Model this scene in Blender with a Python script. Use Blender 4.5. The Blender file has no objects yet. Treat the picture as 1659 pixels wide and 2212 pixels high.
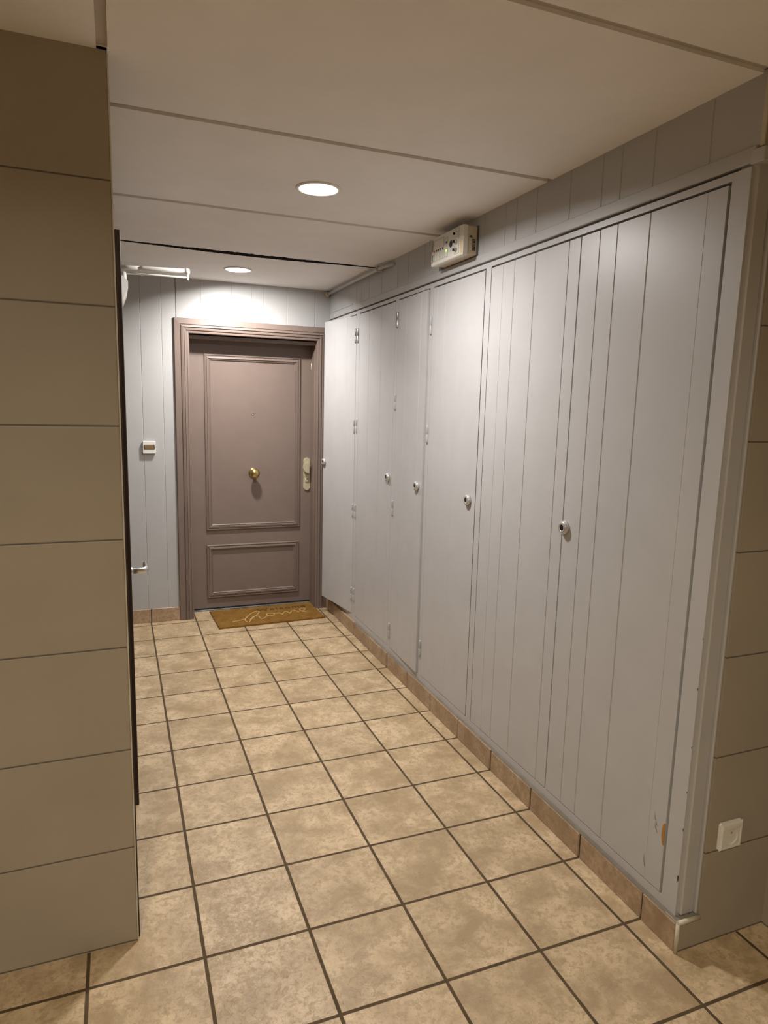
import bpy, math, random
from mathutils import Vector, Matrix
random.seed(7)
T = 0.31                      # one floor tile in metres; geometry below is in tiles
COL = bpy.context.scene.collection
PI = math.pi

# ------------------------------------------------------------------ mesh helper
class MB:
    def __init__(s): s.v = []; s.f = []; s.m = []; s.cur = 0; s.sm = []
    def add(s, verts, faces, smooth=False):
        o = len(s.v); s.v += [tuple(x) for x in verts]
        for f in faces:
            s.f.append([i + o for i in f]); s.m.append(s.cur); s.sm.append(smooth)
        return s
    def box(s, x0, x1, y0, y1, z0, z1, b=0.0):
        if x0 > x1: x0, x1 = x1, x0
        if y0 > y1: y0, y1 = y1, y0
        if z0 > z1: z0, z1 = z1, z0
        if b <= 0:
            v = [(x0,y0,z0),(x1,y0,z0),(x1,y1,z0),(x0,y1,z0),(x0,y0,z1),(x1,y0,z1),(x1,y1,z1),(x0,y1,z1)]
            return s.add(v, [(3,2,1,0),(4,5,6,7),(0,1,5,4),(1,2,6,5),(2,3,7,6),(3,0,4,7)])
        b = min(b, (x1-x0)*.45, (y1-y0)*.45, (z1-z0)*.45)
        X = (x0, x1); Y = (y0, y1); Z = (z0, z1); v = []; idx = {}
        for i in (0,1):
            for j in (0,1):
                for k in (0,1):
                    sx = b if i == 0 else -b; sy = b if j == 0 else -b; sz = b if k == 0 else -b
                    idx[(i,j,k,0)] = len(v); v.append((X[i], Y[j]+sy, Z[k]+sz))
                    idx[(i,j,k,1)] = len(v); v.append((X[i]+sx, Y[j], Z[k]+sz))
                    idx[(i,j,k,2)] = len(v); v.append((X[i]+sx, Y[j]+sy, Z[k]))
        F = []
        def q(*a):
            F.append([idx[t] for t in a])
        for i in (0,1):
            a = [(i,0,0,0),(i,1,0,0),(i,1,1,0),(i,0,1,0)]; q(*(a if i else a[::-1]))
            a = [(0,i,0,1),(1,i,0,1),(1,i,1,1),(0,i,1,1)]; q(*(a if not i else a[::-1]))
            a = [(0,0,i,2),(1,0,i,2),(1,1,i,2),(0,1,i,2)]; q(*(a if i else a[::-1]))
        for i in (0,1):
            for j in (0,1):
                q((i,j,0,0),(i,j,1,0),(i,j,1,1),(i,j,0,1))
                q((i,0,j,0),(i,1,j,0),(i,1,j,2),(i,0,j,2))
                q((0,i,j,1),(1,i,j,1),(1,i,j,2),(0,i,j,2))
                for k in (0,1): q((i,j,k,0),(i,j,k,1),(i,j,k,2))
        # fix orientation against the centre
        c = Vector(((x0+x1)/2,(y0+y1)/2,(z0+z1)/2)); G = []
        for f in F:
            P = [Vector(v[t]) for t in f]
            n = (P[1]-P[0]).cross(P[2]-P[0]); m = sum(P, Vector())/len(P)
            G.append(f if n.dot(m-c) >= 0 else f[::-1])
        return s.add(v, G)
    def prism(s, prof, fn, a, b, caps=True, closed=True, smooth=False):
        """prof = list of 2D points, fn(p, t) -> 3D, swept from t=a to t=b"""
        n = len(prof)
        v = [fn(p, a) for p in prof] + [fn(p, b) for p in prof]
        r = range(n if closed else n-1)
        F = [(i, (i+1) % n, n+(i+1) % n, n+i) for i in r]
        if caps and closed: F += [tuple(range(n))[::-1], tuple(range(n, 2*n))]
        return s.add(v, F, smooth)
    def lathe(s, prof, o, axis, n=32, smooth=True, cap=True):
        """prof = (radius, distance along axis)"""
        a = Vector(axis).normalized(); u = a.orthogonal().normalized(); w = a.cross(u); o = Vector(o)
        v = []
        for r, d in prof:
            for k in range(n):
                t = 2*PI*k/n; v.append(o + a*d + (u*math.cos(t)+w*math.sin(t))*r)
        F = []
        for i in range(len(prof)-1):
            for k in range(n):
                F.append((i*n+k, i*n+(k+1) % n, (i+1)*n+(k+1) % n, (i+1)*n+k))
        s.add(v, F, smooth)
        if cap:
            L = len(prof)
            if prof[0][0] > 1e-6: s.add(v[:n], [tuple(range(n))[::-1]])
            if prof[-1][0] > 1e-6: s.add(v[(L-1)*n:], [tuple(range(n))])
        return s
    def cyl(s, p, q, r, n=20, r2=None):
        p = Vector(p); q = Vector(q); d = (q-p)
        r2 = r if r2 is None else r2; b = min(r*.25, d.length*.2)
        return s.lathe([(r-b,0),(r,b),(r2,d.length-b),(r2-b,d.length)], p, d, n)
    def tube(s, pts, r, n=12, flat=None):
        """round tube through points; flat=(normal, ratio) squashes it along normal"""
        P = [Vector(p) for p in pts]; v = []; R = r if isinstance(r, (list, tuple)) else [r]*len(P)
        prev = None
        for i, p in enumerate(P):
            d = (P[min(i+1, len(P)-1)] - P[max(i-1, 0)]).normalized()
            if flat:
                w = Vector(flat[0]); u = d.cross(w).normalized(); k = flat[1]
            else:
                u = d.orthogonal().normalized() if prev is None else (prev - d*prev.dot(d)).normalized()
                w = d.cross(u); k = 1
            prev = u
            for j in range(n):
                t = 2*PI*j/n; v.append(p + u*math.cos(t)*R[i] + w*math.sin(t)*R[i]*k)
        F = [(i*n+j, i*n+(j+1) % n, (i+1)*n+(j+1) % n, (i+1)*n+j) for i in range(len(P)-1) for j in range(n)]
        s.add(v, F, True)
        return s.add(v[:n], [tuple(range(n))[::-1]]).add(v[-n:], [tuple(range(n))])
    def sweep_frame(s, prof, x0, x1, z0, z1, yw, four=True):
        """mitred moulding: prof = (inset from the outer edge, height above the plane y=yw towards the viewer)"""
        n = len(prof); v = []
        for a, d in prof:
            y = yw - d
            if four: v += [(x0+a,y,z0+a),(x0+a,y,z1-a),(x1-a,y,z1-a),(x1-a,y,z0+a)]
            else: v += [(x0+a,y,z0),(x0+a,y,z1-a),(x1-a,y,z1-a),(x1-a,y,z0)]
        F = []
        for i in range(n-1):
            for k in range(4 if four else 3):
                k2 = (k+1) % 4
                F.append((i*4+k, i*4+k2, (i+1)*4+k2, (i+1)*4+k))
        return s.add(v, F)
    def build(s, name, mats, parent=None, at=None):
        me = bpy.data.meshes.new(name)
        o = Vector(at) if at is not None else Vector((0,0,0))
        me.from_pydata([(Vector(x)-o)*T for x in s.v], [], s.f)
        mats = mats if isinstance(mats, (list, tuple)) else [mats]
        for m in mats: me.materials.append(m)
        me.polygons.foreach_set('material_index', s.m); me.polygons.foreach_set('use_smooth', s.sm)
        me.validate(); me.update()
        import bmesh
        bm = bmesh.new(); bm.from_mesh(me)
        bmesh.ops.remove_doubles(bm, verts=bm.verts, dist=1e-6)
        bmesh.ops.recalc_face_normals(bm, faces=bm.faces); bm.to_mesh(me); bm.free()
        ob = bpy.data.objects.new(name, me); COL.objects.link(ob)
        ob.location = o*T
        if parent:
            ob.parent = parent
            ob.location = o*T - world_loc(parent)
        return ob

def world_loc(o):
    l = Vector((0,0,0))
    while o: l += o.location; o = o.parent
    return l
def tag(o, label=None, cat=None, group=None, kind=None):
    for k, val in (('label',label),('category',cat),('group',group),('kind',kind)):
        if val: o[k] = val
    return o
def thing(name, label, cat, loc, group=None):
    o = bpy.data.objects.new(name, None); COL.objects.link(o); o.empty_display_size = .05
    o.location = Vector(loc)*T
    return tag(o, label, cat, group)
def struct(mb, name, mats, parent=None):
    return tag(mb.build(name, mats, parent), kind='structure')

# ------------------------------------------------------------------ materials
class N:
    def __init__(s, name):
        s.m = bpy.data.materials.new(name); s.m.use_nodes = True; s.t = s.m.node_tree
        s.b = s.t.nodes['Principled BSDF']
    def n(s, typ, **kw):
        x = s.t.nodes.new(typ)
        for k, v in kw.items(): setattr(x, k, v)
        return x
    def link(s, a, b): s.t.links.new(a, b)
    def put(s, sock, val):
        if hasattr(val, 'is_linked') or hasattr(val, 'links'): s.link(val, sock)
        else: sock.default_value = val
    def math(s, op, a, b=0.0, c=0.0, clamp=False):
        x = s.n('ShaderNodeMath', operation=op, use_clamp=clamp)
        for i, v in enumerate((a, b, c)): s.put(x.inputs[i], v)
        return x.outputs[0]
    def noise(s, vec, scale, detail=4, rough=.55, dist=0.0):
        x = s.n('ShaderNodeTexNoise'); s.link(vec, x.inputs['Vector'])
        x.inputs['Scale'].default_value = scale; x.inputs['Detail'].default_value = detail
        x.inputs['Roughness'].default_value = rough; x.inputs['Distortion'].default_value = dist
        return x.outputs['Fac']
    def ramp(s, fac, stops):
        x = s.n('ShaderNodeValToRGB'); s.link(fac, x.inputs[0]); e = x.color_ramp.elements
        while len(e) < len(stops): e.new(.5)
        for i, (p, c) in enumerate(stops):
            e[i].position = p; e[i].color = (c if isinstance(c, tuple) else (c,c,c)) + (1,)
        return x.outputs[0]
    def mix(s, fac, a, b, mode='MIX'):
        x = s.n('ShaderNodeMix', data_type='RGBA', blend_type=mode)
        s.put(x.inputs[0], fac)
        for i, v in ((6, a), (7, b)):
            if isinstance(v, tuple): x.inputs[i].default_value = v + (1,)
            else: s.link(v, x.inputs[i])
        return x.outputs[2]
    def pos(s): return s.n('ShaderNodeNewGeometry').outputs['Position']
    def obj(s): return s.n('ShaderNodeTexCoord').outputs['Object']
    def bump(s, h, strength=.3, dist=.002):
        x = s.n('ShaderNodeBump'); x.inputs['Strength'].default_value = strength; x.inputs['Distance'].default_value = dist
        s.link(h, x.inputs['Height']); s.link(x.outputs[0], s.b.inputs['Normal'])
    def base(s, v):
        if isinstance(v, tuple): s.b.inputs['Base Color'].default_value = v + (1,)
        else: s.link(v, s.b.inputs['Base Color'])
    def set(s, rough=.5, metal=0., spec=None):
        s.put(s.b.inputs['Roughness'], rough); s.b.inputs['Metallic'].default_value = metal
        if spec is not None: s.b.inputs['Specular IOR Level'].default_value = spec
        return s.m

def paint(name, c, rough=.45, var=.05, scale=9., bump=.06, spec=.4):
    g = N(name); p = g.pos()
    f = g.noise(p, scale, 5, .6)
    lo = tuple(x*(1-var) for x in c); hi = tuple(min(1, x*(1+var)) for x in c)
    g.base(g.ramp(f, [(.3, lo), (.7, hi)]))
    if bump: g.bump(g.noise(p, 420., 2), bump, .001)
    return g.set(rough, 0, spec)
def metal(name, c, rough):
    g = N(name); f = g.noise(g.pos(), 60., 3)
    g.base(g.ramp(f, [(.3, tuple(x*.94 for x in c)), (.7, c)]))
    return g.set(rough, 1.)
def plain(name, c, rough=.5, emit=0, ec=None, metallic=0):
    g = N(name); f = g.noise(g.pos(), 40., 2)
    g.base(g.ramp(f, [(.35, tuple(x*.96 for x in c)), (.65, c)]))
    if emit:
        g.b.inputs['Emission Color'].default_value = (ec or c) + (1,); g.b.inputs['Emission Strength'].default_value = emit
    return g.set(rough, metallic)

def stone_tile(name, light, mid, dark, floor=True):
    """mottled beige stoneware; the floor version lays a one-tile grid with brown grout"""
    g = N(name); P = g.n('ShaderNodeVectorMath', operation='SCALE'); g.link(g.pos(), P.inputs[0]); P.inputs['Scale'].default_value = 1/T
    sep = g.n('ShaderNodeSeparateXYZ'); g.link(P.outputs[0], sep.inputs[0])
    x, y, z = sep.outputs
    fl = g.n('ShaderNodeVectorMath', operation='FLOOR'); g.link(P.outputs[0], fl.inputs[0])
    wn = g.n('ShaderNodeTexWhiteNoise', noise_dimensions='3D'); g.link(fl.outputs[0], wn.inputs['Vector'])
    off = g.n('ShaderNodeVectorMath', operation='SCALE'); g.link(wn.outputs['Color'], off.inputs[0]); off.inputs['Scale'].default_value = 37.
    ad = g.n('ShaderNodeVectorMath', operation='ADD'); g.link(P.outputs[0], ad.inputs[0]); g.link(off.outputs[0], ad.inputs[1])
    q = ad.outputs[0] if floor else P.outputs[0]
    big = g.noise(q, 2.6, 5, .62, .3); fine = g.noise(q, 15., 8, .70, .25)
    vein = g.noise(q, 11., 4, .55, 1.1)
    c = g.ramp(big, [(.36, mid), (.5, tuple((a+b)/2 for a, b in zip(light, mid))), (.62, light)])
    c = g.mix(g.math('MULTIPLY', g.ramp(fine, [(.44, 1.), (.50, 0.)]), .66), c, mid)
    va = g.math('ABSOLUTE', g.math('SUBTRACT', vein, .5))
    vm = g.ramp(va, [(.0, 1.), (.017, 0.)])
    patch = g.ramp(g.noise(q, 5.5, 4), [(.50, 0.), (.60, 1.)])
    c = g.mix(g.math('MULTIPLY', g.math('MULTIPLY', vm, patch), .42), c, dark)
    tone = g.math('MULTIPLY_ADD', wn.outputs['Value'], .10, .95)
    cb = g.n('ShaderNodeCombineColor'); [g.link(tone, cb.inputs[i]) for i in range(3)]
    c = g.mix(1.0, c, cb.outputs[0], 'MULTIPLY')
    rough = g.ramp(fine, [(.38, .50), (.6, .27)])
    if floor:
        def edge(a):
            f = g.math('FRACT', a); return g.math('MINIMUM', f, g.math('SUBTRACT', 1., f))
        wob = g.math('MULTIPLY', g.math('SUBTRACT', g.noise(P.outputs[0], 7., 3), .5), .008)
        d = g.math('ADD', g.math('MINIMUM', edge(x), edge(y)), wob)
        grout = g.n('ShaderNodeMapRange', interpolation_type='SMOOTHSTEP'); g.link(d, grout.inputs[0])
        grout.inputs[1].default_value = .0125; grout.inputs[2].default_value = .0185
        grout.inputs[3].default_value = 1; grout.inputs[4].default_value = 0
        gn = g.ramp(g.noise(P.outputs[0], 3., 4), [(.3, (.060,.036,.014)), (.7, (.105,.066,.030))])
        c = g.mix(grout.outputs[0], c, gn)
        h = g.math('ADD', g.math('MULTIPLY', g.math('SUBTRACT', 1., grout.outputs[0]), 1.), g.math('MULTIPLY', g.math('ADD', fine, g.math('MULTIPLY', vm, -.5)), .30))
        g.bump(h, .55, .003)
        rough = g.math('MAXIMUM', rough, g.math('MULTIPLY', grout.outputs[0], .85))
    else:
        g.bump(fine, .15, .002)
    g.base(c)
    return g.set(rough, 0, .5)

def wall_tile(name, c, axis, o, pitch=.9725, length=1.95, z0=.012):
    """plain large wall tiles: horizontal joints every pitch, upright joints every length along axis"""
    g = N(name); P = g.n('ShaderNodeVectorMath', operation='SCALE'); g.link(g.pos(), P.inputs[0]); P.inputs['Scale'].default_value = 1/T
    sep = g.n('ShaderNodeSeparateXYZ'); g.link(P.outputs[0], sep.inputs[0])
    def edge(a, per, off):
        f = g.math('FRACT', g.math('DIVIDE', g.math('SUBTRACT', a, off), per))
        return g.math('MULTIPLY', g.math('MINIMUM', f, g.math('SUBTRACT', 1., f)), per)
    d = g.math('MINIMUM', edge(sep.outputs[2], pitch, z0), edge(sep.outputs[axis], length, o))
    gr = g.n('ShaderNodeMapRange', interpolation_type='SMOOTHSTEP'); g.link(d, gr.inputs[0])
    gr.inputs[1].default_value = .004; gr.inputs[2].default_value = .009; gr.inputs[3].default_value = 1; gr.inputs[4].default_value = 0
    tone = g.ramp(g.noise(P.outputs[0], .9, 4), [(.3, tuple(t*.93 for t in c)), (.7, tuple(t*1.05 for t in c))])
    g.base(g.mix(gr.outputs[0], tone, tuple(t*.33 for t in c)))
    hh = g.n('ShaderNodeMapRange', interpolation_type='SMOOTHSTEP'); g.link(d, hh.inputs[0])
    hh.inputs[1].default_value = .0; hh.inputs[2].default_value = .016
    g.bump(hh.outputs[0], .5, .002)
    return g.set(.5, 0, .35)

M = {}
M['floor'] = stone_tile('floor_tile', (.64,.485,.305), (.385,.275,.155), (.17,.11,.055))
M['base'] = stone_tile('skirting_tile', (.47,.335,.215), (.30,.20,.12), (.13,.08,.045), False)
WT = (.37,.322,.255)
M['wt_x'] = wall_tile('wall_tile_facing', WT, 0, .43)
M['wt_y'] = wall_tile('wall_tile_side', WT, 1, -1.45)
M['wt_end'] = wall_tile('wall_tile_end', WT, 0, 6.9)
M['grey'] = paint('grey_paint', (.475,.465,.462), .38, .03, 7.)
M['plank'] = paint('grey_plank_paint', (.44,.436,.43), .42, .03, 5.)
M['ceil'] = paint('ceiling_paint', (.85,.838,.83), .75, .03, 4., .1, .2)
M['slot'] = paint('ceiling_joint', (.50,.46,.42), .8, .1)
M['dark'] = plain('dark_void', (.02,.016,.013), .9)
M['mauve'] = paint('mauve_brown_paint', (.196,.147,.123), .42, .04, 8., .1)
M['brown'] = paint('dark_brown_paint', (.062,.043,.036), .5, .08)
M['brass'] = metal('brass', (.62,.47,.20), .26)
M['champ'] = plain('champagne_metal', (.60,.54,.37), .34, metallic=.35)
M['chrome'] = metal('brushed_metal', (.72,.71,.69), .3)
M['hinge'] = paint('painted_hinge', (.40,.393,.383), .4, .06, 30.)
M['steel'] = metal('hinge_steel', (.42,.42,.43), .38)
M['white'] = plain('white_plastic', (.74,.72,.66), .35)
M['closer'] = plain('white_metal', (.72,.71,.67), .35)
M['cream'] = plain('cream_plastic', (.72,.69,.62), .42)
M['aged'] = plain('aged_plastic', (.58,.50,.36), .5)
M['amber'] = plain('amber_rocker', (.20,.125,.055), .3)
M['black'] = plain('black', (.008,.008,.008), .4)
M['red'] = plain('red_mark', (.55,.06,.05), .5)
M['ink'] = plain('ink', (.12,.12,.12), .6)
M['line'] = plain('panel_line', (.50,.49,.43), .6)
M['tape'] = plain('yellowed_tape', (.66,.55,.34), .5)
M['led'] = plain('green_led', (.3,.9,.12), .3, .9, (.45,1.,.15))
M['ring'] = plain('satin_ring', (.62,.61,.58), .28, metallic=.55)
M['cement'] = paint('grey_filler', (.20,.175,.14), .9, .15, 14., .05, .15)
M['lamp'] = plain('lamp_diffuser', (.9,.9,.88), .4, 8., (1.,.97,.92))
M['bead'] = plain('corner_bead', (.58,.53,.42), .4)
M['pipe'] = paint('pipe_paint', (.47,.455,.44), .4, .05, 30.)
M['cap'] = plain('yellowed_putty', (.62,.55,.34), .6)
M['scuff'] = plain('grey_scuff', (.27,.255,.25), .6)
M['chip'] = plain('bare_wood_chip', (.42,.19,.04), .6)
M['thresh'] = metal('threshold_metal', (.20,.21,.23), .55)
def coir():
    g = N('coir'); p = g.pos()
    f = g.noise(p, 260., 3, .7); b = g.noise(p, 16., 3)
    c = g.mix(g.ramp(b, [(.35, 0.), (.65, 1.)]), (.30,.155,.035), (.40,.22,.06))
    c = g.mix(g.ramp(f, [(.4, .75), (.6, 0.)]), c, (.13,.06,.012))
    g.base(c); g.bump(f, 1., .006)
    return g.set(.95, 0, .1)
M['coir'] = coir()
M['pale'] = plain('pale_coir', (.50,.31,.11), .95)
M['worn'] = plain('dark_print', (.07,.045,.015), .95)

H = 7.77          # ceiling
XR = 5.25         # cupboard face
YB = 10.25        # back wall
YL = 10.80        # apartment door leaf

# ------------------------------------------------------------------ setting
struct(MB().box(-6.2, 6.6, -14.2, 11.3, -.3, 0), 'floor', M['floor'])

# ceiling: panels with open joints and a slab above them
c = MB()
c.cur = 0
gy = [-1.445, 1.44, 4.36, 7.22]
ys = [-14.2] + [v for g_ in (-10.1, -7.2, -4.33) for v in (g_-.04, g_+.04)]
for g_, h_ in zip(gy[:3], (.042, .046, .056)): ys += [g_-h_, g_+h_]
TH = .35
for i in range(0, len(ys)-1, 2):
    y0, y1 = ys[i], ys[i+1]
    if y0 < .42:
        ye = min(y1, .42)
        c.box(-6.2, .355, y0, ye, H, H+TH)
        c.box(.435, 6.6, y0, y1, H, H+TH)
        if y1 > .42: c.box(-6.2, .435, .42, y1, H, H+TH)
    else:
        c.box(-6.2, 6.6, y0, y1, H, H+TH)
# panel before the open crack: its far edge is ragged
def ragged(x0, x1, ya, yb, edge_far, zs=H):
    n = 260; top = []
    xs = [x0 + (x1-x0)*k/n for k in range(n+1)]
    near = [ya + (edge(x) if not edge_far else 0) for x in xs]
    far = [yb + (edge(x) if edge_far else 0) for x in xs]
    v = [(x, a, zs) for x, a in zip(xs, near)] + [(x, b, zs) for x, b in zip(xs, far)] + \
        [(x, a, H+TH) for x, a in zip(xs, near)] + [(x, b, H+TH) for x, b in zip(xs, far)]
    k = n+1; F = []
    for i in range(n):
        F += [(i, 2*k+i, 2*k+i+1, i+1), (i, i+1, k+i+1, k+i), (2*k+i, 3*k+i, 3*k+i+1, 2*k+i+1), (k+i, k+i+1, 3*k+i+1, 3*k+i)]
    F += [(0, k, 3*k, 2*k), (n, 2*k+n, 3*k+n, k+n)]
    c.add(v, F)
def edge(x):
    t = (x-.43)/4.9
    w = math.sin(max(0, min(1, t))*PI)
    return .02*math.sin(x*9.1)*w + .012*math.sin(x*31)*w + random.uniform(-.022, .022)*w + .05*t
m0 = len(c.f); ragged(.43, 6.6, gy[2]+.056, 7.08, True)
def edge(x):
    t = max(0, min(1, (x-.43)/4.9))
    return .068 + .17*math.sin(t*PI)**1.3 + .03*t + random.uniform(-.012, .012)
m0 = len(c.f); ragged(.43, 6.6, 7.10, 11.3, False)
for q in range(m0, len(c.f)):
    if (q-m0) % 4 == 0 and q-m0 < 1040: c.m[q] = 2
c.box(-6.2, .43, gy[2]+.056, 11.3, H, H+TH)
c.cur = 1
c.box(-6.2, 6.6, -14.2, 6.6, H+.03, H+.3)
c.box(-6.2, 6.6, 8.0, 11.3, H+.03, H+.3)
c.box(-6.2, 6.6, -14.2, 11.3, H+TH, H+TH+.3)
c.cur = 2
struct(c, 'ceiling', [M['ceil'], M['slot'], M['dark']])

# left tiled wall (pillar block) with its rounded corner bead
struct(MB().box(-6.2, .43, .42, 11.3, 0, H+.02), 'wall_left', M['wt_x'])
b = MB()
pr = [(.426,.4185),(.434,.417),(.4385,.422),(.4385,.46),(.426,.46)]
b.prism(pr, lambda p, t: (p[0], p[1], t), 0, H-.02)
struct(b, 'trim_1', M['bead'])

# hall behind and beside the photographer
struct(MB().box(-6.5, -6.2, -14.2, .5, 0, H+.02), 'wall_hall', M['wt_y'])
struct(MB().box(-6.2, 6.6, -14.5, -14.2, 0, H+.02), 'wall_rear', M['wt_x'])

# end wall on the right: tile face, side return, hall wall
w = MB()
w.box(5.46, 6.7, -1.468, -1.2, 0, H+.02)
w.box(5.258, 5.46, -1.468, -1.39, 7.22, H+.02)
w.box(5.21, 5.46, -1.47, -1.30, 0, .31)
struct(w, 'wall_end', M['wt_end'])
struct(MB().box(6.34, 6.7, -14.2, -1.45, 0, H+.02), 'wall_side', M['wt_y'])
w = MB()
w.box(5.244, 5.262, -1.476, -1.436, 7.22, H, .004)
w.tube([(5.195,-1.475,.325),(5.46,-1.475,.325)], .022, 10)
w.tube([(5.205,-1.468,0),(5.205,-1.468,.31)], .02, 10)
struct(w, 'trim_2', M['bead'])
w = MB()   # painted casing round the corner
w.box(5.275, 5.43, -1.425, -1.36, .34, 7.20, .012)
w.box(5.43, 5.459, -1.452, -1.37, .34, 7.20, .008)
w.box(5.235, 5.75, -1.50, -1.37, 7.10, 7.21, .006)
struct(w, 'trim_3', M['grey'])

# back wall of grooved planks, opening for the door
def groove_profile(a0, a1, grooves, w=.010, d=.008):
    """open polyline (position, depth) from a0 to a1, with V grooves"""
    pr = [(a0, 0)]
    for g in sorted(grooves, key=lambda q: q[0] if isinstance(q, tuple) else q):
        ww, dd = w, d
        if isinstance(g, tuple): g, s_ = g; ww, dd = w*s_, d*s_
        pr += [(g-ww, 0), (g-ww*.35, dd), (g+ww*.35, dd), (g+ww, 0)]
    return pr + [(a1, 0)]
def grooved_y(mb, a0, a1, z0, z1, y, thick, grooves):
    pr = groove_profile(a0, a1, grooves) + [(a1, thick), (a0, thick)]
    mb.prism(pr, lambda p, t: (p[0], y+p[1], t), z0, z1)
def grooved_x(mb, a0, a1, z0, z1, x, thick, grooves, **kw):
    lo, hi = min(a0, a1), max(a0, a1)
    pr = groove_profile(lo, hi, grooves, **kw) + [(hi, thick), (lo, thick)]
    mb.prism(pr, lambda p, t: (x+p[1], p[0], t), z0, z1)
wb = MB()
grooved_y(wb, .40, 1.70, .2, H+.02, YB, .6, [.95, 1.39])
grooved_y(wb, 1.70, 5.30, 6.80, H+.02, YB, .6, [1.702, 2.23, 2.91, 3.375, 3.65, 4.20, 4.87])
wb.box(5.15, 5.30, YB+.06, 10.9, 0, 6.8)
wb.box(.40, 6.6, 10.86, 11.3, 0, H)
struct(wb, 'wall_back', M['plank'])

# plank wall above the cupboards and the shell behind them
wr = MB()
up = [(8.85,.6), 8.36, 8.05, 7.58, 6.88, 6.08, 5.60, 4.92, (2.97,.7), (2.41,.7), 2.14, 1.69, 1.03, .485, .195, -.265, -.935]
grooved_x(wr, 10.30, -1.435, 7.235, H+.02, XR, .25, up)
wr.box(XR-.012, XR+.2, -1.41, 10.25, 7.115, 7.24, .008)
wr.box(XR-.012, XR+.2, 8.6, 10.2, 7.255, 7.285, .004)
wr.box(6.3, 6.6, -1.3, 11.3, 0, H+.02)
wr.box(XR+.03, 6.4, -1.38, -1.25, .0, 7.2)
struct(wr, 'wall_right', M['plank'])

# skirting of cut floor tiles
def skirt_x(mb, x, ys_, z1, th=.05):
    for a, b_ in zip(ys_[:-1], ys_[1:]):
        dz = random.uniform(-.012, .008); dx = random.uniform(-.006, .006)
        mb.box(x+dx, x+th+.02, a+.011, b_-.011, 0, z1+dz, .008)
s = MB(); skirt_x(s, 5.20, [-1.45] + list(range(-1, 11)) + [10.3], .300)
s.cur = 1; s.box(5.215, XR+.06, -1.44, 10.3, 0, .285)
s.cur = 2
v0 = []   # cement bead along the top of the skirting
s.prism([(5.207,.296),(5.222,.312),(XR+.02,.318),(XR+.02,.28)], lambda p, t: (p[0], t, p[1]), -1.44, 8.0)
struct(s, 'baseboard_right', [M['base'], M['brown'], M['cement']])
s = MB()
for a, b_ in ((.38,.998),(1.018,1.655)): s.box(a, b_, YB-.04, YB+.05, 0, .325, .008)
s.cur = 1; s.box(.39, 1.65, YB-.025, YB+.05, 0, .31)
struct(s, 'baseboard_back', [M['base'], M['brown']])

# ------------------------------------------------------------------ apartment door
d1 = MB(); d1.box(1.96, 5.03, YL, YL+.14, .06, 6.62)
d1 = struct(d1, 'door_1', M['mauve'])
fr = MB()
ap = [(0,-.02),(0,.055),(.012,.068),(.125,.075),(.133,.058),(.143,.058),(.15,.082),(.185,.092),(.196,.062),(.212,.062),
      (.222,.078),(.252,.074),(.262,.045),(.278,.045),(.284,.056),(.312,.05),(.318,.03),(.318,-.12)]
fr.sweep_frame(ap, 1.645, 5.24, 0, 6.915, YB, False)
fr.box(1.90, 1.985, YB+.10, YL+.05, 0, 6.62); fr.box(4.955, 5.2, YB+.10, YL+.05, 0, 6.62)
fr.box(4.935, 5.2, YB+.22, YL+.0, 0, 6.60, .01)
fr.box(1.90, 5.2, YB+.10, YL+.05, 6.575, 6.80)
fr.box(1.96, 4.96, YB+.10, YB+.24, 6.50, 6.64, .01)
fr.build('door_frame', M['mauve'], d1)
k = (YL+5.707)/(10.45+5.707)
fx = lambda x: .403 + (x-.403)*k
fz = lambda z: 5.098 + (z-5.098)*k
mp = [(0,-.004),(.0,.038),(.022,.05),(.032,.03),(.05,.03),(.058,.052),(.092,.058),(.102,.026),(.116,.026),(.122,.036),(.138,.022),(.143,-.004)]
for (a, b_, z0, z1) in ((2.31,4.565,2.08,6.18),(2.308,4.543,.42,1.722)):
    m = MB(); m.sweep_frame(mp, fx(a), fx(b_), fz(z0), fz(z1), YL)
    m.build('panel_moulding', M['mauve'], d1)
kx, kz = fx(3.43), fz(3.44)
m = MB()
m.lathe([(.118,0),(.122,.012),(.11,.022),(.045,.03),(.04,.11),(.075,.13),(.112,.165),(.12,.20),(.112,.235),(.085,.262),(.045,.277),(0.0001,.282)], (kx, YL, kz), (0,-1,0), 40)
tag(m.build('door_knob', M['brass'], d1), 'round brass knob')
m = MB(); m.lathe([(.028,0),(.028,.012),(.018,.016),(.016,.006),(0.0001,.004)], (fx(3.416), YL, fz(4.84)), (0,-1,0), 20)
m.build('peephole', M['steel'], d1)
# lock plate with half-round pull grip and cylinder
def stadium(cx, z0, z1, r, n=14):
    P = [(cx+r*math.cos(t), z1-r+r*math.sin(t)) for t in [PI*i/n for i in range(n+1)]]
    return P + [(cx-r*math.cos(t), z0+r-r*math.sin(t)) for t in [PI*i/n for i in range(n+1)]]
lx = fx(4.745)
m = MB(); m.prism(stadium(lx, fz(2.99), fz(3.80), .088), lambda p, t: (p[0], YL-t, p[1]), 0, .03)
m.prism(stadium(lx, fz(2.99)+.008, fz(3.80)-.008, .080), lambda p, t: (p[0], YL-t, p[1]), .03, .038)
lp = tag(m.build('lock_plate', M['champ'], d1), 'champagne metal lock plate')
m = MB(); zc = fz(3.565)
half = [(lx+.025, zc-.14)] + [(lx+.025-.155*math.sin(t), zc-.14*math.cos(t)) for t in [PI*i/20 for i in range(1, 20)]] + [(lx+.025, zc+.14)]
m.prism(half, lambda p, t: (p[0], YL-t, p[1]), .10, .17)
m.prism([(lx-.02,zc-.12),(lx+.025,zc-.12),(lx+.025,zc+.12),(lx-.02,zc+.12)], lambda p, t: (p[0], YL-t, p[1]), .03, .11)
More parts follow.
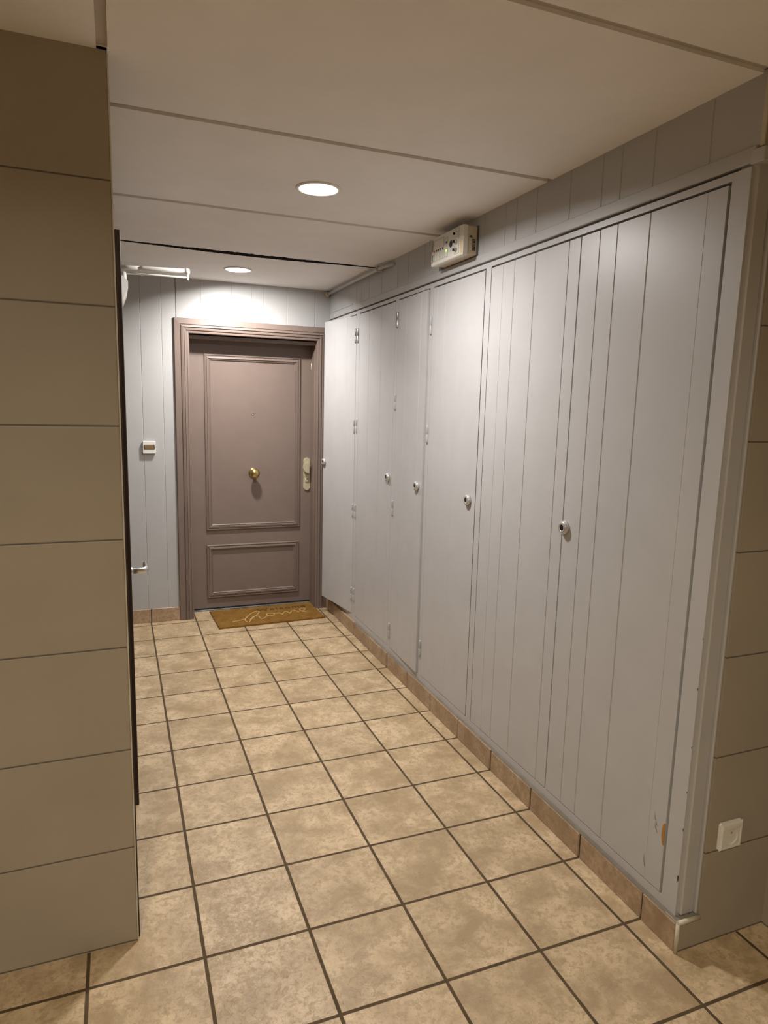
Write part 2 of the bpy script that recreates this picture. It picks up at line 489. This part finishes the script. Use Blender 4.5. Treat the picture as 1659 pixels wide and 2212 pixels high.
m.build('pull_grip', M['champ'], lp)
m = MB(); m.lathe([(.052,.03),(.052,.055),(.045,.06),(0.0001,.06)], (lx, YL, fz(3.24)), (0,-1,0), 24)
m.cur = 1; m.box(lx-.026, lx+.026, YL-.066, YL-.05, fz(3.265), fz(3.285))
m.build('lock_cylinder', [M['champ'], M['black']], lp)
m = MB(); m.cyl((4.945, YL-.03, fz(5.93)), (4.945, YL-.03, fz(6.08)), .022, 14)
m.build('hinge', M['champ'], d1)
m = MB(); m.box(1.98, 4.97, YL-.06, YL+.1, 0, .03, .006)
m.build('threshold', M['thresh'], d1)

# ------------------------------------------------------------------ service door on the left wall
d2 = struct(MB().box(.40, .445, 2.9, 5.6, .03, 6.72), 'door_2', M['brown'])
m = MB(); m.box(.40, .450, .47, 2.74, 0, 6.35); m.build('door_lining', M['brown'], d2)
m = MB()
m.box(.40, .512, 2.74, 2.92, 0, 6.97, .006); m.box(.40, .512, 5.6, 5.78, 0, 6.97, .006); m.box(.40, .512, 2.92, 5.6, 6.72, 6.97, .006)
m.build('door_frame', M['brown'], d2)
HY, HZ = 3.35, 2.915
m = MB(); m.prism(stadium(HY, HZ-.28, HZ+.34, .06), lambda p, t: (.445+t, p[0], p[1]), 0, .03)
hp = m.build('handle_plate', M['chrome'], d2)
m = MB(); m.cyl((.46, HY, HZ), (.54, HY, HZ), .05, 20)
m.tube([(.5,HY,HZ),(.60,HY,HZ),(.66,HY,HZ),(.69,HY+.02,HZ),(.70,HY+.06,HZ),(.70,HY+.16,HZ),(.70,HY+.36,HZ)], [.034,.034,.034,.034,.034,.033,.030], 16, ((0,0,1),1.25))
m.build('lever', M['chrome'], hp)
m = MB(); m.lathe([(.045,0),(.045,.035),(.03,.045),(0.0001,.045)], (.475, HY, HZ+.22), (1,0,0), 20)
m.build('lock_cylinder', M['white'], hp)
m = MB(); cy = 4.05
m.prism([(.445,6.70),(.53,6.70),(.606,6.635),(.606,6.565),(.585,6.50),(.545,6.40),(.50,6.36),(.445,6.36)], lambda p, t: (p[0], t, p[1]), cy, cy+.85)
cb = m.build('door_closer', M['closer'], d2)
m = MB(); m.cyl((.565, cy+.10, 6.66), (.565, cy+.10, 6.76), .028, 16)
m.tube([(.565,cy+.10,6.745),(.9,cy+.07,6.745),(1.355,cy+.03,6.745)], [.020,.018,.020], 10, ((0,0,1),.7))
m.build('main_arm', M['closer'], cb)
m = MB()
m.tube([(.50,cy+.25,6.84),(.76,cy+.17,6.835)], .028, 10)
m.tube([(.74,cy+.175,6.835),(.82,cy+.15,6.83),(1.33,cy+.04,6.83)], [.026,.042,.038], 12, ((0,0,1),.75))
m.lathe([(.015,-.01),(.032,0),(.036,.03),(.032,.065),(.015,.072)], (1.36, cy+.03, 6.79), (0,0,1), 18)
m.cyl((1.36, cy+.03, 6.71), (1.36, cy+.03, 6.80), .022, 14)
m.build('forearm', M['closer'], cb)

# ------------------------------------------------------------------ built-in cupboards
ZB, ZT, DT = .42, 7.0, .07
def hinge_mesh(r=.024, h=.28):
    m = MB()
    m.lathe([(r*.5,-.008),(r*.9,0),(r,.012),(r,h/2-.004),(r*.9,h/2),(r,h/2+.004),(r,h-.012),(r*.9,h),(r*.5,h+.008)], (0,0,0), (0,0,1), 16)
    return m
def knob_mesh():
    m = MB()
    m.lathe([(.040,.0),(.076,.0),(.080,.02),(.077,.042),(.066,.056),(.050,.060),(.038,.060),(.035,.054)], (0,0,0), (-1,0,0), 36, True, False)
    m.cur = 1; m.lathe([(.0375,.045),(.0375,.056),(0.0001,.056)], (0,0,0), (-1,0,0), 24, False)
    return m
protoh = {}
def child_at(mb, name, mats, parent, loc):
    o = mb.build(name, mats, parent); o.location = Vector(loc)*T - world_loc(parent); return o
hinge_proto = knob_proto = None
def put_hinge(parent, y, z, mat):
    global hinge_proto
    key = mat.name
    if hinge_proto is None: hinge_proto = {}
    loc = Vector((XR-.008, y, z-.14))
    if key not in hinge_proto:
        hinge_proto[key] = o = child_at(hinge_mesh(), 'hinge', mat, parent, loc)
    else:
        o = hinge_proto[key].copy(); COL.objects.link(o); o.parent = parent
        o.location = loc*T - world_loc(parent)
    return o
def put_knob(parent, y, z, x=XR):
    global knob_proto
    if knob_proto is None:
        o = child_at(knob_mesh(), 'knob', [M['ring'], M['black']], parent, (x, y, z)); knob_proto = o
    else:
        o = knob_proto.copy(); COL.objects.link(o); o.parent = parent
        o.location = Vector((x, y, z))*T - world_loc(parent)
    tag(o, 'round metal lock ring with a black keyhole')
    return o
def cupboard(label, y0, y1, doors, gap_lo=.012, gap_hi=.012):
    """y0 < y1: frame extent; doors = list of (ya, yb, grooves, hinge list, knob y)"""
    r = thing('built_in_cupboard', label, 'cupboard', (XR+.4, (y0+y1)/2, 0), 'built-in cupboards along the right wall')
    y0 += .0003; y1 -= .0003
    ya = min(d['y'][0] for d in doors); yb = max(d['y'][1] for d in doors)
    f = MB()
    if ya - gap_lo > y0: f.box(XR, XR+.12, y0, ya-gap_lo, .26, 7.088)
    if yb + gap_hi < y1: f.box(XR, XR+.12, yb+gap_hi, y1, .26, 7.088)
    f.box(XR, XR+.12, ya-gap_lo, yb+gap_hi, .26, ZB-.012); f.box(XR, XR+.12, ya-gap_lo, yb+gap_hi, ZT+.024, 7.088)
    f.build('frame', M['grey'], r)
    q0, q1 = y0+.002, y1-.002
    f = MB(); f.box(XR+.9, XR+.98, q0, q1, .1, 7.2)
    f.box(XR+.122, XR+.9, q0, q0+.03, .1, 7.2); f.box(XR+.122, XR+.9, q1-.03, q1, .1, 7.2)
    f.box(XR+.122, XR+.9, q0, q1, .1, .25); f.box(XR+.122, XR+.9, q0, q1, 7.1, 7.2)
    f.build('carcass', M['dark'], r)
    out = []
    for d in doors:
        a, b_ = d['y']; m = MB()
        grooved_x(m, a, b_, ZB, ZT, XR, DT, d['g'], w=.009, d=.007)
        hy = d.get('pivot', a)
        o = m.build('door', M['grey'], r, at=(XR, hy, 0))
        for (y, z, mt) in d.get('h', []): put_hinge(o, y, z, mt)
        if 'k' in d: put_knob(o, d['k'], 3.75)
        out.append(o)
    return out
f_ = .35
hg, hs = M['hinge'], M['steel']
# far end: door standing ajar, in front of the apartment door frame
o = cupboard('far grey cupboard beside the brown door, its plain door standing ajar', 8.21, 10.2,
    [dict(y=(8.325, 9.90), g=[(8.75,f_),(9.35,f_)], h=[(8.335,6.57,hs),(8.335,4.65,hg),(8.335,2.79,hg),(8.335,.88,hg)], k=9.82, pivot=8.325)], gap_hi=.02)[0]
o.rotation_euler.z = math.radians(9.0)
o = cupboard('grey cupboard with door hinged back to back with the ajar door', 6.055, 8.21,
    [dict(y=(6.135, 8.10), g=[(7.52,.7), (6.84,.8), (6.30,.6)], h=[(8.178,6.56,hs),(8.178,4.66,hg),(8.178,2.79,hg),(8.178,.89,hg)], k=6.275)], gap_hi=.008, gap_lo=.014)[0]
o = cupboard('narrowest grey cupboard, third from the brown door, edge slightly proud', 4.60, 6.055,
    [dict(y=(4.675, 5.985), g=[(5.59,.7), (4.94,.7)], h=[(6.02,6.66,hs),(6.02,5.18,hg),(6.02,3.19,hg),(6.02,.76,hg)], k=4.85, pivot=5.985)], gap_hi=.006, gap_lo=.02)[0]
o.rotation_euler.z = math.radians(-1.5)
o = cupboard('grey single-door cupboard below the cream alarm panel', 2.785, 4.60,
    [dict(y=(2.875, 4.53), g=[(4.38,f_),(4.09,f_),(3.64,f_)], h=[(4.575,6.42,hg),(4.575,4.65,hg),(4.575,.90,hg)], k=3.06)], gap_lo=.02, gap_hi=.006)[0]
o = cupboard('nearest wide grey cupboard with two grooved doors', -1.38, 2.785,
    [dict(y=(.782, 2.70), g=[(2.40,.6), 2.12, 1.655, .985]),
     dict(y=(-1.165, .762), g=[.455, .185, (-.275,1.1), (-.955,f_)], k=.712)], gap_lo=.032, gap_hi=.014)
near = o[1]
m = MB(); m.lathe([(.0001,.004),(.6,.003),(1.,0)], (0,0,0), (-1,0,0), 24, True, False)
pc = child_at(m, 'paint_chip', M['chip'], near, (XR-.001, -1.158, 1.03))
for v in pc.data.vertices: v.co.y *= .035; v.co.z *= .12; v.co.y = max(v.co.y, -.006*T)
tag(pc, 'bare orange wood where the paint is chipped')

# knocks and scuffs on the nearest door and its frame
near_frame = near.parent.children[0]
for (y, z, ry, rz) in ((-1.372,.71,.010,.035),(-1.376,1.22,.005,.018),(-1.374,1.60,.004,.012),(-1.376,2.05,.004,.014),(-1.374,2.62,.005,.016),(-1.376,3.10,.003,.010)):
    m = MB(); m.add([(XR-.001, y+ry*math.cos(t)*(1+.3*math.sin(3*t)), z+rz*math.sin(t)) for t in [2*PI*k/10 for k in range(10)]] + [(XR-.003, y, z)], [(k, (k+1) % 10, 10) for k in range(10)])
    tag(m.build('paint_knock', M['brown'], near_frame), 'small dark knock in the paint of the corner edge')
for (a, b_) in (((-1.01,1.20),(-1.06,1.06)),((-1.03,1.09),(-1.07,.99)),((-.93,.70),(-.945,.54))):
    m = MB(); m.tube([(XR, a[0], a[1]), (XR, (a[0]+b_[0])/2+.008, (a[1]+b_[1])/2), (XR, b_[0], b_[1])], [.003,.009,.003], 8, ((1,0,0), .12))
    tag(m.build('scuff_mark', M['scuff'], near), 'grey scuff mark low on the door')

# ------------------------------------------------------------------ alarm panel
bx0, by0, by1, bz0, bz1 = 5.0, 3.12, 4.14, 7.235, 7.645
al = thing('alarm_panel', 'cream alarm control box high on the grey plank wall', 'alarm panel', (XR, (by0+by1)/2, bz0))
m = MB(); m.box(5.085, XR-.012, by0+.004, by1-.01, bz0+.012, bz1-.01, .012); m.build('housing', M['aged'], al)
m = MB(); m.box(XR-.014, XR, by0-.01, by1+.2, bz0-.004, bz1+.0); m.build('back_plate', M['ink'], al)
L = by1-by0; Hh = bz1-bz0
U = lambda u: by1 - u*L          # u: 0 at the far (left) end, 1 at the near end
W_ = lambda v: bz0 + v*Hh        # v: 0 bottom, 1 top
def plate(mb, u0, u1, v0, v1, t=.004): mb.box(bx0-t, bx0+.002, U(u1), U(u0), W_(v0), W_(v1))
def outline(mb, u0, u1, v0, v1, w=.006):
    plate(mb, u0, u1, v0, v0+w*2); plate(mb, u0, u1, v1-w*2, v1); plate(mb, u0, u0+w, v0, v1); plate(mb, u1-w, u1, v0, v1)
m = MB(); m.box(bx0, 5.09, by0, by1, bz0, bz1, .012)
m.cur = 1
outline(m, .09, .42, .14, .88); outline(m, .46, .545, .14, .42); outline(m, .46, .545, .60, .82); outline(m, .76, .89, .10, .95)
for q in range(6): plate(m, .12+q*.055, .124+q*.055, .16, .46)
m.cur = 2
for q in range(16):
    if q not in (6, 7): plate(m, .035, .055+random.uniform(0, .012), .10+q*.052, .10+q*.052+.036)
m.cur = 3; plate(m, .925, .99, .06, .55, .003)
lid = m.build('front_cover', [M['cream'], M['line'], M['ink'], M['tape']], al)
m = MB()
for q in range(5):
    m.cur = 1 if q == 0 else 0
    m.prism([(U(.095+q*.068), W_(.53)), (U(.135+q*.068), W_(.53)), (U(.115+q*.068), W_(.45))], lambda p, t: (bx0-t, p[0], p[1]), -.002, .005)
m.build('indicator_mark', [M['black'], M['red']], lid)
m = MB(); m.lathe([(.0001,0.010),(.015,.008),(.019,.002),(.019,-.002)], (bx0, U(.50), W_(.36)), (-1,0,0), 20); tag(m.build('indicator_light', M['led'], lid), 'lit green indicator')
m = MB(); m.lathe([(.0001,0.01),(.014,.008),(.016,-.002)], (bx0, U(.51), W_(.64)), (-1,0,0), 16); m.build('reset_button', M['black'], lid)
m = MB(); m.lathe([(.0001,.004),(.048,.004),(.05,-.002)], (bx0, U(.645), W_(.515)), (-1,0,0), 28)
so = m.build('sounder', M['black'], lid)
for q in range(3):
    m = MB(); p0 = (bx0, U(.815), W_(.235+q*.265))
    m.lathe([(.034,0),(.034,.006),(.026,.010),(.024,.03),(.018,.034),(.0001,.034)], p0, (-1,0,0), 20)
    m.cur = 1; m.box(bx0-.060, bx0-.03, p0[1]-.006, p0[1]+.004, p0[2]-.020, p0[2]+.014)
    m.build('key_switch', [M['chrome'], M['black']], lid)
m = MB()
for q in range(8): m.box(5.155, 5.205, by0-.002, by0+.006, bz0+.07+q*.02, bz0+.08+q*.02)
m.box(5.11, 5.13, by0-.03, by0+.01, bz0+.24, bz0+.26); m.box(5.145, 5.152, by0-.006, by0+.01, bz0+.235, bz0+.245)
m.build('vent_slots', M['black'], al)

# ------------------------------------------------------------------ light switch, pipe, socket
sw = thing('light_switch', 'small square white switch with amber rocker on the back wall planks', 'light switch', (1.06, YB, 3.92))
m = MB(); m.box(.925, 1.198, YB-.075, YB+.001, 3.92, 4.20, .012); m.build('switch_plate', M['white'], sw)
m = MB(); m.box(.946, 1.178, YB-.079, YB-.07, 4.012, 4.122, .004); m.cur = 1; m.box(.962, 1.162, YB-.085, YB-.07, 4.026, 4.108, .006)
m.build('rocker', [M['black'], M['amber']], sw)

pz, px = 7.685, 5.165
pp = thing('pipe', 'thin grey painted pipe under the ceiling in the far right corner', 'pipe', (px, 8.3, pz))
m = MB(); m.tube([(px,10.2,pz),(px,8.3,pz+.002),(px,6.75,pz),(px+.004,6.62,pz),(px+.03,6.5,pz),(px+.06,6.36,pz),(px+.085,6.22,pz)], .031, 16)
m.build('tube', M['pipe'], pp)
m = MB(); m.lathe([(.02,0),(.055,.005),(.06,.03),(.05,.06),(.036,.075)], (px, YB-.005, pz), (0,-1,0), 18); m.build('putty_collar', M['cap'], pp)
m = MB()
m.box(px-.05, px+.09, 6.82, 6.87, pz-.045, pz-.01, .006); m.tube([(px-.042,6.845,pz-.02),(px-.046,6.845,pz+.02),(px,6.845,pz+.05),(px+.046,6.845,pz+.02)], .012, 8)
m.build('clip', M['pipe'], pp)

sk = thing('power_socket', 'white square wall socket low on the beige tiled end wall', 'power socket', (5.73, -1.45, .99))
def hole_plate(mb, x0, x1, z0, z1, cx, cz, r, y, n=40):
    v = []; F = []
    for i in range(n):
        t = 2*PI*i/n; cx_, sz_ = math.cos(t), math.sin(t)
        s1 = min(((x1-cx)/cx_ if cx_ > 1e-9 else (x0-cx)/cx_ if cx_ < -1e-9 else 9e9), ((z1-cz)/sz_ if sz_ > 1e-9 else (z0-cz)/sz_ if sz_ < -1e-9 else 9e9))
        v += [(cx+r*cx_, y, cz+r*sz_), (cx+cx_*s1, y, cz+sz_*s1), (cx+r*.97*cx_, y+.05, cz+r*.97*sz_)]
    v.append((cx, y+.05, cz)); c_ = len(v)-1
    for i in range(n):
        j = (i+1) % n
        F += [(3*i, 3*i+1, 3*j+1, 3*j), (3*i, 3*j, 3*j+2, 3*i+2), (3*i+2, 3*j+2, c_)]
    mb.add(v, F)
m = MB()
X0, X1, Z0, Z1, YF = 5.588, 5.872, .992, 1.276, -1.51
m.box(X0, X1, -1.452, YF+.012, Z0, Z1, .02)
m.sweep_frame([(0,-.004),(.004,.004),(.016,.014),(.030,.014),(.036,.006),(.036,-.02)], X0+.004, X1-.004, Z0+.004, Z1-.004, YF+.012)
m.box(X0+.03, X1-.03, YF-.004, YF+.03, Z1-.062, Z1-.03)
m.build('socket_plate', M['white'], sk)
m = MB(); hole_plate(m, X0+.038, X1-.038, Z0+.038, Z1-.064, 5.73, 1.122, .080, YF+.002)
m.cur = 1
for dx in (-.032, .032): m.lathe([(.0001,0),(.012,0),(.012,-.004)], (5.73+dx, YF+.048, 1.122), (0,-1,0), 12, False)
m.cur = 2; m.cyl((5.73, YF+.05, 1.165), (5.73, YF+.004, 1.165), .010, 10)
m.build('socket_insert', [M['white'], M['black'], M['chrome']], sk)

# ------------------------------------------------------------------ doormat
ctr = Vector((3.655, 9.965, 0)); ang = math.radians(2.2)
mat = thing('doormat', 'brown coir doormat lettered Welcome home before the brown door', 'doormat', ctr)
mw, mh, mt = 1.262, .655, .05
def onmat(x, y, z): 
    c_, s_ = math.cos(ang), math.sin(ang); return (ctr.x + c_*x - s_*y, ctr.y + s_*x + c_*y, z)
m = MB(); nx, ny = 100, 54; v = []; F = []
for j in range(ny+1):
    for i in range(nx+1):
        ex = 1 if i in (0, nx) or j in (0, ny) else 0
        rx = random.uniform(-.008, .008); ry = random.uniform(-.008, .008)
        v.append(onmat(-mw+2*mw*i/nx+rx, -mh+2*mh*j/ny+ry, mt*(.8 if ex else 1)+random.uniform(-.006, .006)))
for j in range(ny):
    for i in range(nx): F.append((j*(nx+1)+i, j*(nx+1)+i+1, (j+1)*(nx+1)+i+1, (j+1)*(nx+1)+i))
loop = [i for i in range(nx+1)] + [(j*(nx+1)+nx) for j in range(1, ny+1)] + [ny*(nx+1)+i for i in range(nx-1, -1, -1)] + [j*(nx+1) for j in range(ny-1, 0, -1)]
b0 = len(v)
for i in loop: v.append((v[i][0], v[i][1], .002))
for k_ in range(len(loop)):
    k2 = (k_+1) % len(loop); F.append((loop[k2], loop[k_], b0+k_, b0+k2))
m.add(v, F); m.build('coir_pile', M['coir'], mat)
def catmull(P, n=8):
    out = []
    for i in range(len(P)-1):
        p0 = Vector(P[max(i-1,0)]); p1 = Vector(P[i]); p2 = Vector(P[i+1]); p3 = Vector(P[min(i+2,len(P)-1)])
        for k_ in range(n):
            t = k_/n
            out.append(.5*((2*p1)+(-p0+p2)*t+(2*p0-5*p1+4*p2-p3)*t*t+(-p0+3*p1-3*p2+p3)*t**3))
    return out + [Vector(P[-1])]
HOME = HOME_STROKES = [
 [(-.98,-.30),(-.80,-.26),(-.62,-.20),(-.50,-.02),(-.34,.16),(-.17,.24),(-.15,.16),(-.27,-.02),(-.46,-.24),(-.585,-.43),(-.64,-.36),(-.63,-.22)],
 [(-.52,-.30),(-.38,-.10),(-.25,-.08),(-.24,-.20),(-.22,-.30),(-.10,-.24),(.02,-.10)],
 [(.16,.0),(.05,.02),(-.01,-.08),(.05,-.16),(.16,-.14),(.21,-.05),(.16,.01),(.28,-.02),(.36,-.01)],
 [(.36,-.01),(.40,-.14),(.48,-.02),(.56,.02),(.60,-.06),(.61,-.13),(.70,.0),(.78,.05),(.83,.0),(.87,-.12)],
 [(.93,-.05),(1.02,-.02),(1.12,.06),(1.09,.13),(.99,.12),(.95,.0),(1.02,-.12),(1.14,-.08)]]
m = MB()
for st in HOME_STROKES:
    pts = [onmat(p.x*.90-.03, p.y*1.12-.03, mt+.004) for p in catmull([(a, b_, 0) for a, b_ in st], 6)]
    m.tube(pts, .015, 8, ((0,0,1), .5))
m.build('lettering', M['pale'], mat)
cu = bpy.data.curves.new('welcome_text', 'FONT'); cu.body = 'Welcome'; cu.size = .27*T; cu.extrude = .001; cu.space_character = 1.18
to = bpy.data.objects.new('welcome_text', cu); COL.objects.link(to)
dg = bpy.context.evaluated_depsgraph_get(); me = bpy.data.meshes.new_from_object(to.evaluated_get(dg))
bpy.data.objects.remove(to)
me.materials.clear(); me.materials.append(M['worn'])
wl = bpy.data.objects.new('lettering', me); COL.objects.link(wl); wl.parent = mat
wl.location = Vector(onmat(-.17, .235, mt+.004))*T - world_loc(mat); wl.rotation_euler.z = ang

# ------------------------------------------------------------------ downlights
POW = 24.0
def downlight(x, y, label, power, spread, aim):
    r = thing('ceiling_downlight', label, 'ceiling light', (x, y, H), 'ceiling downlights')
    m = MB(); m.lathe([(.245,-.004),(.285,.0),(.285,-.006),(.27,-.016),(.245,-.018),(.238,.0)], (x, y, H), (0,0,1), 48, True, False)
    m.build('trim_ring', M['white'], r)
    m = MB(); m.lathe([(.0001,-.034),(.09,-.032),(.17,-.026),(.22,-.015),(.24,-.004)], (x, y, H), (0,0,1), 48, True, False)
    m.build('diffuser', M['lamp'], r)
    la = bpy.data.lights.new('downlight_lamp', 'AREA'); la.shape = 'DISK'; la.size = .46*T; la.energy = power
    la.spread = spread; la.color = (1., .97, .945)
    lo = bpy.data.objects.new('downlight_lamp', la); COL.objects.link(lo); lo.location = Vector((x, y, H-.040))*T
    lo.rotation_euler = Vector(aim).to_track_quat('-Z', 'Y').to_euler()
    return r
downlight(2.855, 2.945, 'lit round ceiling downlight nearer the camera, over the middle of the corridor', POW, math.radians(168), (0,0,-1))
downlight(2.805, 8.68, 'lit round ceiling downlight at the far end, in front of the brown door', POW*1.3, math.radians(152), (.12,.24,-1))
# the hall's own downlight, behind the photographer
la = bpy.data.lights.new('hall_lamp', 'AREA'); la.shape = 'DISK'; la.size = .46*T; la.energy = 37.; la.spread = math.radians(165); la.color = (1., .90, .72)
lo = bpy.data.objects.new('hall_lamp', la); COL.objects.link(lo); lo.location = Vector((-.8, -7.0, H-.022))*T

# ------------------------------------------------------------------ world, camera, view
wd = bpy.data.worlds.new('world'); bpy.context.scene.world = wd; wd.use_nodes = True
wd.node_tree.nodes['Background'].inputs[0].default_value = (0,0,0,1)
rx, ry, rz = -1.55788582e-01, -2.55185636e-02, -3.78995825e-01
R = Matrix.Rotation(rz, 3, 'Z') @ Matrix.Rotation(rx, 3, 'X') @ Matrix.Rotation(ry, 3, 'Y')
cam = bpy.data.cameras.new('camera'); co = bpy.data.objects.new('camera', cam); COL.objects.link(co)
r_, f__, u_ = R.col[0], R.col[1], R.col[2]
mw4 = Matrix(((r_.x,u_.x,-f__.x,0),(r_.y,u_.y,-f__.y,0),(r_.z,u_.z,-f__.z,0),(0,0,0,1)))
mw4.translation = Vector((4.03349198e-01, -5.70745875, 5.09754629))*T
co.matrix_world = mw4
cam.sensor_fit = 'HORIZONTAL'; cam.sensor_width = 36; cam.lens = 1453.07406/1659*36; cam.clip_start = .01
S = bpy.context.scene; S.camera = co
S.view_settings.view_transform = 'Standard'; S.view_settings.look = 'None'; S.view_settings.gamma = 1; S.view_settings.use_curve_mapping = False
S.view_settings.exposure = 0.32
S.cycles.max_bounces = 12; S.cycles.diffuse_bounces = 8
